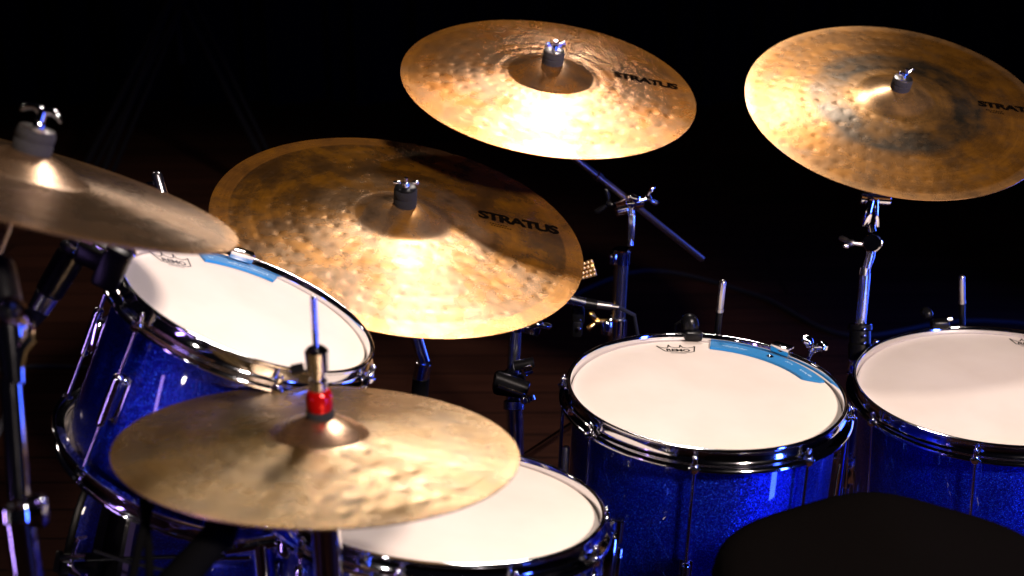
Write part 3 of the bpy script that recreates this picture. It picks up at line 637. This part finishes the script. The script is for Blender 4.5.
for k in range(3):
    a = math.radians(75+120*k); g = G(); g.tube([t3+Vector((0, 0, .18)), t3+Vector((.3*math.cos(a), .3*math.sin(a), -.105))], .008); obj('leg', g, BLACKM, sB, world=True)

# multi clamp stand
sM = thing('clamp_stand', 'blue glinting chrome tube stand with black multi clamp below the brown cymbal', 'stand', Vector((at(514, 400, 2.02).x, 1.95, 0)))
q0 = at(516, 322, 2.02); q1 = at(513, 376, 2.04); q2_ = at(516, 444, 2.06); q3 = Vector((q2_.x+.005, q2_.y+.02, .1))
g = G(); g.cyl(q0, q1, .0098); obj('upper_tube', g, TUBE, sM, world=True)
g = G(); g.cyl(q0+Vector((0, 0, .012)), q0+Vector((0, 0, -.014)), .014); g.box((.03, .02, .018), Matrix.Translation(at(531, 328, 2.01)) @ R_(0, .3, 0), .3); obj('top_collar', g, CHROME, sM, world=True)
wing_bolt(sM, Matrix.Translation(at(538, 324, 2.0)) @ R_(0, 1.2, .3), stem=.015, span=.012)
Mc = Matrix.Translation(at(509, 384, 2.03))
g = G(); g.box((.050, .035, .034), Mc @ R_(0, .15, 0), .25); g.cyl(at(495, 378, 2.0), at(528, 390, 2.0), .013); g.cyl(at(514, 366, 2.0), at(534, 362, 2.0), .008); obj('multi_clamp', g, BLACKM, sM, world=True)
g = G(); g.cyl(q1+Vector((0, 0, .008)), q1+Vector((0, 0, -.002)), .015); obj('tube_collar', g, CHROME, sM, world=True)
for a_, b_, r_ in ((at(524, 372, 1.99), at(532, 369, 1.99), .008), (at(498, 386, 1.985), at(524, 395, 1.985), .003), (at(527, 396, 1.99), at(529, 402, 1.99), .012)):
    g = G(); g.cyl(a_, b_, r_); obj('clamp_bolt', g, CHROME, sM, world=True)
g = G(); g.cyl(at(514, 392, 2.04), q3, .0135); g.cyl(at(514, 400, 2.04), at(514, 410, 2.04), .0165); obj('lower_tube', g, TUBE, sM, world=True)
for k in range(3):
    a = math.radians(50+120*k); g = G(); g.tube([q3+Vector((0, 0, .18)), q3+Vector((.3*math.cos(a), .3*math.sin(a), -.085))], .008); obj('leg', g, CHROME, sM, world=True)

# C: stand of the right cymbal
sC = thing('cymbal_stand', 'chrome tilter stand rising behind the two floor toms to the dark right cymbal', 'stand', Vector((at(864, 300, 2.16).x, 2.05, 0)), gs)
topnut(sC, MC, (.254, .066, .019, .018), 'grey', FELT, .0165, .019, 'wing', .6, (-.05, .08))
c0 = at(874, 196, 2.19); c1 = at(872, 232, 2.17); c2 = at(866, 272, 2.17); c3 = at(861, 325, 2.17)
g = G(); g.cyl(under(MC, .055), under(MC, -.02), .004, n=12); g.cyl(under(MC, .01), under(MC, -.012), .011); g.tube([under(MC, -.015), under(MC, -.04), c0], .008); obj('tilter_post', g, CHROME, sC, world=True)
g = G(); g.cyl(at(860, 198, 2.17), at(890, 200, 2.17), .010); g.box((.014, .016, .05), Matrix.Translation(at(868, 212, 2.165)) @ R_(0, .15, 0), .3); g.box((.008, .016, .05), Matrix.Translation(at(876, 212, 2.175)) @ R_(0, -.1, 0), .3); g.cyl(at(871, 225, 2.17), c1, .007); obj('tilter', g, CHROME, sC, world=True)
g = G(); g.cyl(at(862, 243, 2.165), at(882, 243, 2.165), .007); g.cyl(at(872, 243, 2.18), at(872, 243, 2.15), .0155); obj('hinge', g, CHROME, sC, world=True)
g = G(); g.tube([at(872, 243, 2.165), at(870, 256, 2.165), at(866, 270, 2.17)], [.0085, .008, .007], 14); g.cyl(at(865, 268, 2.17), at(864, 276, 2.17), .009); obj('neck', g, CHROMEB, sC, world=True)
wing_bolt(sC, Matrix.Translation(at(852, 243, 2.16)) @ R_(0, -1.45, 0) @ R_(z=1.5), stem=.02, span=.016, m=STEEL)
g = G(); g.cyl(at(865, 272, 2.17), c3+Vector((0, 0, -.1)), .0092); obj('upper_tube', g, TUBE, sC, world=True)
g = G(); g.cyl(at(860, 324, 2.17), at(860, 331, 2.17), .020); g.cyl(at(860, 329, 2.17), at(860, 345, 2.17), .0175); g.cyl(at(860, 343, 2.17), at(860, 360, 2.17), .0195); g.box((.012, .012, .012), Matrix.Translation(at(876, 346, 2.14)), .3)
obj('height_clamp', g, BLACKM, sC, world=True)
g = G(); 
for py in (329, 336, 343):
    g.ball(at(864, py, 2.148), .0032); obj('bolt_head', g, CHROME, sC, world=True); g = G()
g.cyl(at(860, 323, 2.17), at(860, 325.5, 2.17), .0195); obj('clamp_ring', g, CHROME, sC, world=True); g = G(); g.ball(at(876, 342, 2.13), .005); obj('bolt_head', g, CHROME, sC, world=True)
lo = Vector((c3.x, c3.y+.02, .1)); g = G(); g.cyl(c3+Vector((0, 0, -.05)), lo, .0143); obj('lower_tube', g, TUBE, sC, world=True)
for k in range(3):
    a = math.radians(10+120*k); g = G(); g.tube([lo+Vector((0, 0, .18)), lo+Vector((.3*math.cos(a), .3*math.sin(a), -.085))], .008); obj('leg', g, CHROME, sC, world=True)

# D: stand at the left edge
sD = thing('cymbal_stand', 'thick blurred chrome stand at the far left edge holding the pale edge on cymbal', 'stand', Vector((at(16, 480, 1.082).x, 1.12, 0)), gs)
topnut(sD, MD, (.203, .0585, .0195, .0085), 'grey', FELT, .0177, .0213, 'tee', .1, size=.8)
g = G(); g.cyl(under(MD, .06), under(MD, -.02), .004, n=12); g.tube([under(MD, -.015), at(6, 232, 1.152), at(-6, 262, 1.126)], .0035); obj('tilter_rod', g, CHROME, sD, world=True)
g = G(); g.pill(at(-4, 255, 1.117), at(8, 318, 1.099), .014); obj('tilter', g, BLACKM, sD, world=True)
g = G(); cc = at(13, 325, 1.090)
g.tube([cc+Vector((.015*math.cos(a), 0, .024*math.sin(a))) for a in np.linspace(-2.2, 2.4, 22)], .0028, 8); g.tube([cc+Vector((.014, 0, -.012)), at(22, 350, 1.090), at(14, 385, 1.090)], .0045, 8); obj('lever', g, CHROME, sD, world=True)
g = G(); g.ball(at(13, 328, 1.099), .012); g.cyl(at(8, 325, 1.095), at(14, 385, 1.090), .012, .009); obj('hinge', g, CHROME, sD, world=True)
d0 = at(10, 378, 1.090); d1 = at(19, 500, 1.082); d2 = at(24, 640, 1.073)
g = G(); g.cyl(d0, d1, .0089); obj('upper_tube', g, CHROME, sD, world=True)
g = G(); g.cyl(at(17, 505, 1.082), at(18, 522, 1.082), .0165); g.box((.022, .018, .024), Matrix.Translation(at(34, 512, 1.082)), .25); g.ball(at(41, 500, 1.073), .005); g.cyl(at(28, 498, 1.073), at(40, 498, 1.073), .004); obj('height_clamp', g, CHROME, sD, world=True)
g = G(); g.cyl(at(18, 515, 1.082), Vector((d2.x, d2.y, .1)), .0133); obj('lower_tube', g, CHROME, sD, world=True)
for k in range(3):
    a = math.radians(70+120*k); b_ = Vector((d2.x, d2.y, .1)); g = G(); g.tube([b_+Vector((0, 0, .18)), b_+Vector((.3*math.cos(a), .3*math.sin(a), -.085))], .008); obj('leg', g, CHROME, sD, world=True)

# hi-hat stand
hh = thing('hi_hat_stand', 'chrome hi hat stand with red nut, clutch and thin pull rod in the foreground', 'stand', Vector((ME.translation.x, ME.translation.y-.02, 0)))
zt = .031
X = ME @ T_(0, 0, zt-.003)
X2 = Matrix.Translation(X.translation)
g = G(); g.lathe([(.003, 0), (.0125, 0), (.0135, .002), (.0135, .008), (.0125, .010), (.003, .010)], 32, X2); obj('lower_felt', g, DFELT, hh, world=True)
g = G(); g.lathe([(.003, .010), (.0118, .010), (.0128, .013), (.0128, .024), (.0112, .029), (.0085, .031), (.003, .031)], 32, X2); obj('red_nut', g, RED, hh, world=True)
g = G(); g.lathe([(.003, .030), (.0085, .030), (.0085, .040), (.0062, .042), (.0066, .048), (.0105, .050), (.0112, .070), (.0085, .073), (.003, .073)], 28, X2)
obj('clutch', g, CHROME, hh, world=True)
g = G(); g.cyl(X2 @ Vector((-.012, -.002, .054)), X2 @ Vector((-.024, -.004, .052)), .005); obj('clutch_screw', g, BLACKM, hh, world=True)
g = G(); g.pill(X2 @ Vector((0, 0, .125)), X2 @ Vector((0, 0, -.18)), .0030, 12); obj('pull_rod', g, CHROME, hh, world=True)
bx = X2.translation; g = G(); g.cyl((bx.x, bx.y-.004, bx.z-.10), (bx.x, bx.y-.004, .12), .0148); g.cyl((bx.x, bx.y-.004, bx.z-.085), (bx.x, bx.y-.004, bx.z-.10), .018); obj('tube', g, CHROME, hh, world=True)
for k in range(3):
    a = math.radians(90+120*k); b_ = Vector((bx.x, bx.y, .1)); g = G(); g.tube([b_+Vector((0, 0, .2)), b_+Vector((.28*math.cos(a), .28*math.sin(a), -.085))], .008); obj('leg', g, CHROME, hh, world=True)

# ------------------------------------------------------------ microphones, clips, cables
gm = 'small black clip microphones on drum rims'
mF = thing('clip_microphone', 'small black domed clip microphone on the back rim of the middle floor tom', 'microphone', MF @ T_(.004, .195, 0), gm)
g = G(); g.pill(MF @ Vector((.006, .192, -.006)), MF @ Vector((.000, .202, .024)), .0135, 24); obj('capsule', g, BLACKM, mF, world=True)
g = G(); g.box((.027, .018, .014), MF @ T_(.007, .182, -.003), .3); obj('clip', g, BLACKM, mF, world=True)
g = G(); g.tube([MF @ Vector((-.01, .20, .012)), MF @ Vector((-.016, .215, .0)), MF @ Vector((-.014, .225, -.06)), MF @ Vector((-.03, .26, -.30))], .002, 8); obj('cable', g, RUBBER, mF, world=True)
mG = thing('clip_microphone', 'low black clip microphone on the back rim of the right floor tom', 'microphone', MG @ T_(-.027, .215, 0), gm)
g = G(); g.box((.030, .020, .016), MG @ T_(-.022, .213, .004), .35, 3); obj('clip', g, BLACKM, mG, world=True)
g = G(); g.pill(MG @ Vector((-.034, .222, .012)), MG @ Vector((-.044, .240, .022)), .009); obj('capsule', g, BLACKM, mG, world=True)
g = G(); g.cyl(MG @ Vector((-.008, .222, .008)), MG @ Vector((.001, .222, .008)), .005); obj('knob', g, CHROME, mG, world=True)

# chrome bracket left of the tom + black cylinder microphone
mI = thing('microphone', 'black cylindrical microphone with chrome rings hanging left of the tilted tom rim', 'microphone', at(72, 252, 1.425))
p0, p1, p2, p3, p4 = at(80, 240, 1.425), at(72, 254, 1.425), at(48, 294, 1.425), at(38, 311, 1.425), at(27, 330, 1.425)
g = G(); g.cyl(p1, p2, .0165, .0150); obj('body', g, BLACKM, mI, world=True)
g = G(); g.cyl(p0, p1, .0115); g.cyl(p0.lerp(p1, .45), p0.lerp(p1, .95), .0165); obj('upper_ring', g, CHROMEB, mI, world=True)
g = G(); g.cyl(p2, p3, .0135, .012); obj('lower_ring', g, CHROMEB, mI, world=True)
g = G(); g.cyl(p3, p4, .0115, .006); g.tube([p4, at(18, 360, 1.425), at(4, 420, 1.425), at(-20, 470, 1.425)], .004, 8); obj('cable', g, RUBBER, mI, world=True)
bI = thing('rim_clamp', 'black clamp with chrome edge gripping the left rim of the tilted tom', 'clamp', at(106, 258, 1.396))
g = G(); g.box((.055, .030, .026), Matrix.Translation(at(103, 257, 1.406)) @ R_(.2, .45, 0), .2); g.box((.03, .02, .05), Matrix.Translation(at(112, 268, 1.396)) @ R_(0, .5, 0), .3); obj('jaw', g, BLACKM, bI, world=True)
g = G(); g.cyl(at(82, 243, 1.396), at(94, 247, 1.396), .006); g.box((.035, .004, .003), Matrix.Translation(at(112, 253, 1.382)) @ R_(0, .5, 0), .3); obj('bolt', g, CHROME, bI, world=True)
g = G(); g.box((.03, .012, .012), Matrix.Translation(at(122, 256, 1.401)) @ R_(0, -.4, 0), .2); obj('pad', g, CHROMEB, bI, world=True)

# chrome pin behind left cymbal
rp = thing('chrome_post', 'rounded chrome post tip sticking up behind the edge of the left cymbal', 'stand', Vector((at(158, 200, 1.75).x, at(158, 200, 1.75).y, .3)))
g = G(); g.pill(at(155.5, 171, 1.75), at(168, 214, 1.75), .0075); obj('tip', g, CHROMEB, rp, world=True)
g = G(); g.cyl(at(147, 184, 1.75), at(158, 183, 1.75), .0028); obj('pin', g, CHROME, rp, world=True)
g = G(); g.tube([at(167, 212, 1.75), at(176, 240, 1.76), at(176, 300, 1.8), Vector((at(176, 300, 1.8).x, 1.8, .02))], .006); obj('rod', g, BLACKM, rp, world=True)

# slender mic right of the brown cymbal
mB = thing('microphone', 'slender chrome microphone with plug poking out right of the large brown cymbal', 'microphone', at(590, 304, 2.110))
g = G(); g.cyl(at(545, 293, 2.090), at(586, 303, 2.110), .0085); obj('body', g, CHROMEB, mB, world=True)
g = G(); g.cyl(at(585, 303, 2.110), at(597, 305, 2.110), .0092, .008); obj('collar', g, BLACKM, mB, world=True)
g = G(); g.cyl(at(596, 304.5, 2.110), at(612, 306.5, 2.110), .0068, .006); g.cyl(at(611, 306.5, 2.110), at(619, 307.5, 2.110), .0035); obj('plug', g, STEEL, mB, world=True)
g = G(); g.tube([at(618, 307, 2.110), at(634, 315, 2.16), at(640, 350, 2.22), at(636, 420, 2.30)], .0035, 8); obj('cable', g, RUBBER, mB, world=True)
mK = thing('microphone_clamp', 'black clamp block hanging below the slender chrome microphone', 'clamp', at(577, 322, 2.140))
g = G(); g.box((.022, .02, .034), Matrix.Translation(at(578, 315, 2.150)), .3); g.box((.018, .018, .03), Matrix.Translation(at(577, 328, 2.150)), .3); obj('block', g, BLACKM, mK, world=True)
g = G(); g.ball(at(579, 329, 2.135), .0035); g.ball(at(580, 320, 2.135), .002); obj('bolt', g, CHROME, mK, world=True)

# perforated gold piece
gp = thing('jingle_block', 'small studded gold block glinting just right of the large brown cymbal', 'percussion', at(587, 269, 2.090))
P = Matrix.Translation(at(587, 269.5, 2.090)) @ R_(-.35, -.35, -.1)
g = G(); g.box((.026, .006, .028), P, .15); obj('block', g, BRASS, gp, world=True)
g = G()
for i in range(4):
    for j in range(4): g.ball((-.0095+.0063*i+(.002 if j % 2 else 0), -.004, -.0105+.007*j), .0027, P, 10)
obj('stud_grid', g, simple('pale_gold', (.95, .72, .42), .3, .8), gp, world=True)

# black hardware under the hi-hat, foreground
bk = thing('microphone', 'blurred black microphone body slanting down below the hi hat cymbal', 'microphone', at(190, 560, 1.12))
g = G(); g.cyl(at(222, 530, 1.12), at(168, 592, 1.10), .0135, .016); g.cyl(at(205, 528, 1.13), at(235, 536, 1.13), .012); obj('body', g, MATTE, bk, world=True)
g = G(); g.tube([at(150, 505, 1.15), at(140, 540, 1.12), at(128, 600, 1.10)], .0042, 8); obj('cable', g, MATTE, bk, world=True)
g = G(); g.tube([at(143, 500, 1.15), at(148, 540, 1.13), at(151, 600, 1.12)], .0040, 8); obj('cable', g, MATTE, bk, world=True)
ck = tag(obj('cable', G().tube([at(95, 551, 1.42), at(130, 563, 1.36), at(165, 570, 1.34), at(205, 572, 1.36)], .002, 8), RUBBER), 'thin black cable running across the blue bass drum shell at bottom left', 'cable')

# floor cables
def floorcable(label, pts, r=.006):
    c = []
    for i in range(len(pts)-1):
        for k in range(8):
            t = k/8; a = Vector(pts[max(i-1, 0)]); b = Vector(pts[i]); cc = Vector(pts[i+1]); d = Vector(pts[min(i+2, len(pts)-1)])
            c.append(.5*((2*b)+(cc-a)*t+(2*a-5*b+4*cc-d)*t*t+(3*b-a-3*cc+d)*t**3))
    tag(obj('cable', G().tube(c, r, 8), RUBBER), label, 'cable', 'black cables on the stage floor')
floorcable('black cable looping on the dark floor behind the middle floor tom', [(.1, 3.4, .007), (.4, 3.7, .007), (.7, 3.5, .007), (.9, 3.2, .007), (1.3, 3.3, .007), (1.9, 3.1, .007)])
floorcable('black cable on the dark floor at far left between stand and bass drum', [(-2.2, 3.0, .007), (-1.6, 2.85, .007), (-1.2, 3.0, .007), (-.6, 2.9, .007)])

# ------------------------------------------------------------ drum throne
def throne():
    C = Vector((.392, 1.09, .642)); root = thing('drum_throne', 'black velour drum throne seat at the bottom right in front of the floor toms', 'stool', Vector((C.x, C.y, 0)))
    g = G(); n = 96; prof = [(0, .0), (.3, -.0005), (.55, -.002), (.75, -.005), (.87, -.009), (.94, -.015), (.98, -.024), (1, -.040), (1, -.08), (.97, -.095), (.9, -.10), (0, -.10)]
    v = []; f = []
    for i in range(n):
        a = 2*math.pi*i/n; c, s = math.cos(a), math.sin(a); e = 3.6
        k = (abs(c)**e+abs(s)**e)**(-1/e)
        bx_, by_ = .186*k*c, .165*k*s
        for (t, z) in prof:
            x = bx_*t; y = by_*t
            hump = .016*math.exp(-((x-.005)/.075)**2)*(1 if z > -.05 else .3)-.006*(abs(x)/.19)**2
            v.append((C.x+x, C.y+y+.02*math.exp(-(x/.1)**2)*(t if s > 0 else 0), C.z+z+hump))
    m_ = len(prof)
    for i in range(n):
        j = (i+1) % n
        for q in range(m_-1): f.append((i*m_+q, j*m_+q, j*m_+q+1, i*m_+q+1))
    g.add(v, f); obj('seat', g, VELVET, root, world=True, angle=80)
    g = G(); g.cyl((C.x, C.y, C.z-.09), (C.x, C.y, .15), .014); obj('post', g, CHROME, root, world=True)
    for k in range(3):
        a = math.radians(30+120*k); g = G(); g.tube([(C.x, C.y, .28), (C.x+.25*math.cos(a), C.y+.25*math.sin(a), .012)], .009); obj('leg', g, CHROME, root, world=True)
throne()

# ------------------------------------------------------------ dim tripod in the back
tr = thing('light_stand', 'barely visible dark tripod stand in the black background at upper left', 'stand', Vector((at(175, 0, 4.6).x, at(175, 0, 4.6).y, 0)))
ap = at(175, -10, 4.4)
for (x2, y2) in ((88, 210), (268, 170), (60, 215)):
    g = G(); g.cyl(ap, at(x2, y2, 4.5), .012); q = Vector((.05, 0, 0)); g.cyl(ap+q, at(x2, y2, 4.5)+q*.6, .008); obj('leg', g, DARKST, tr, world=True)
g = G(); g.cyl(ap+Vector((0, 0, .5)), ap+Vector((0, 0, -.25)), .018); obj('post', g, DARKST, tr, world=True)
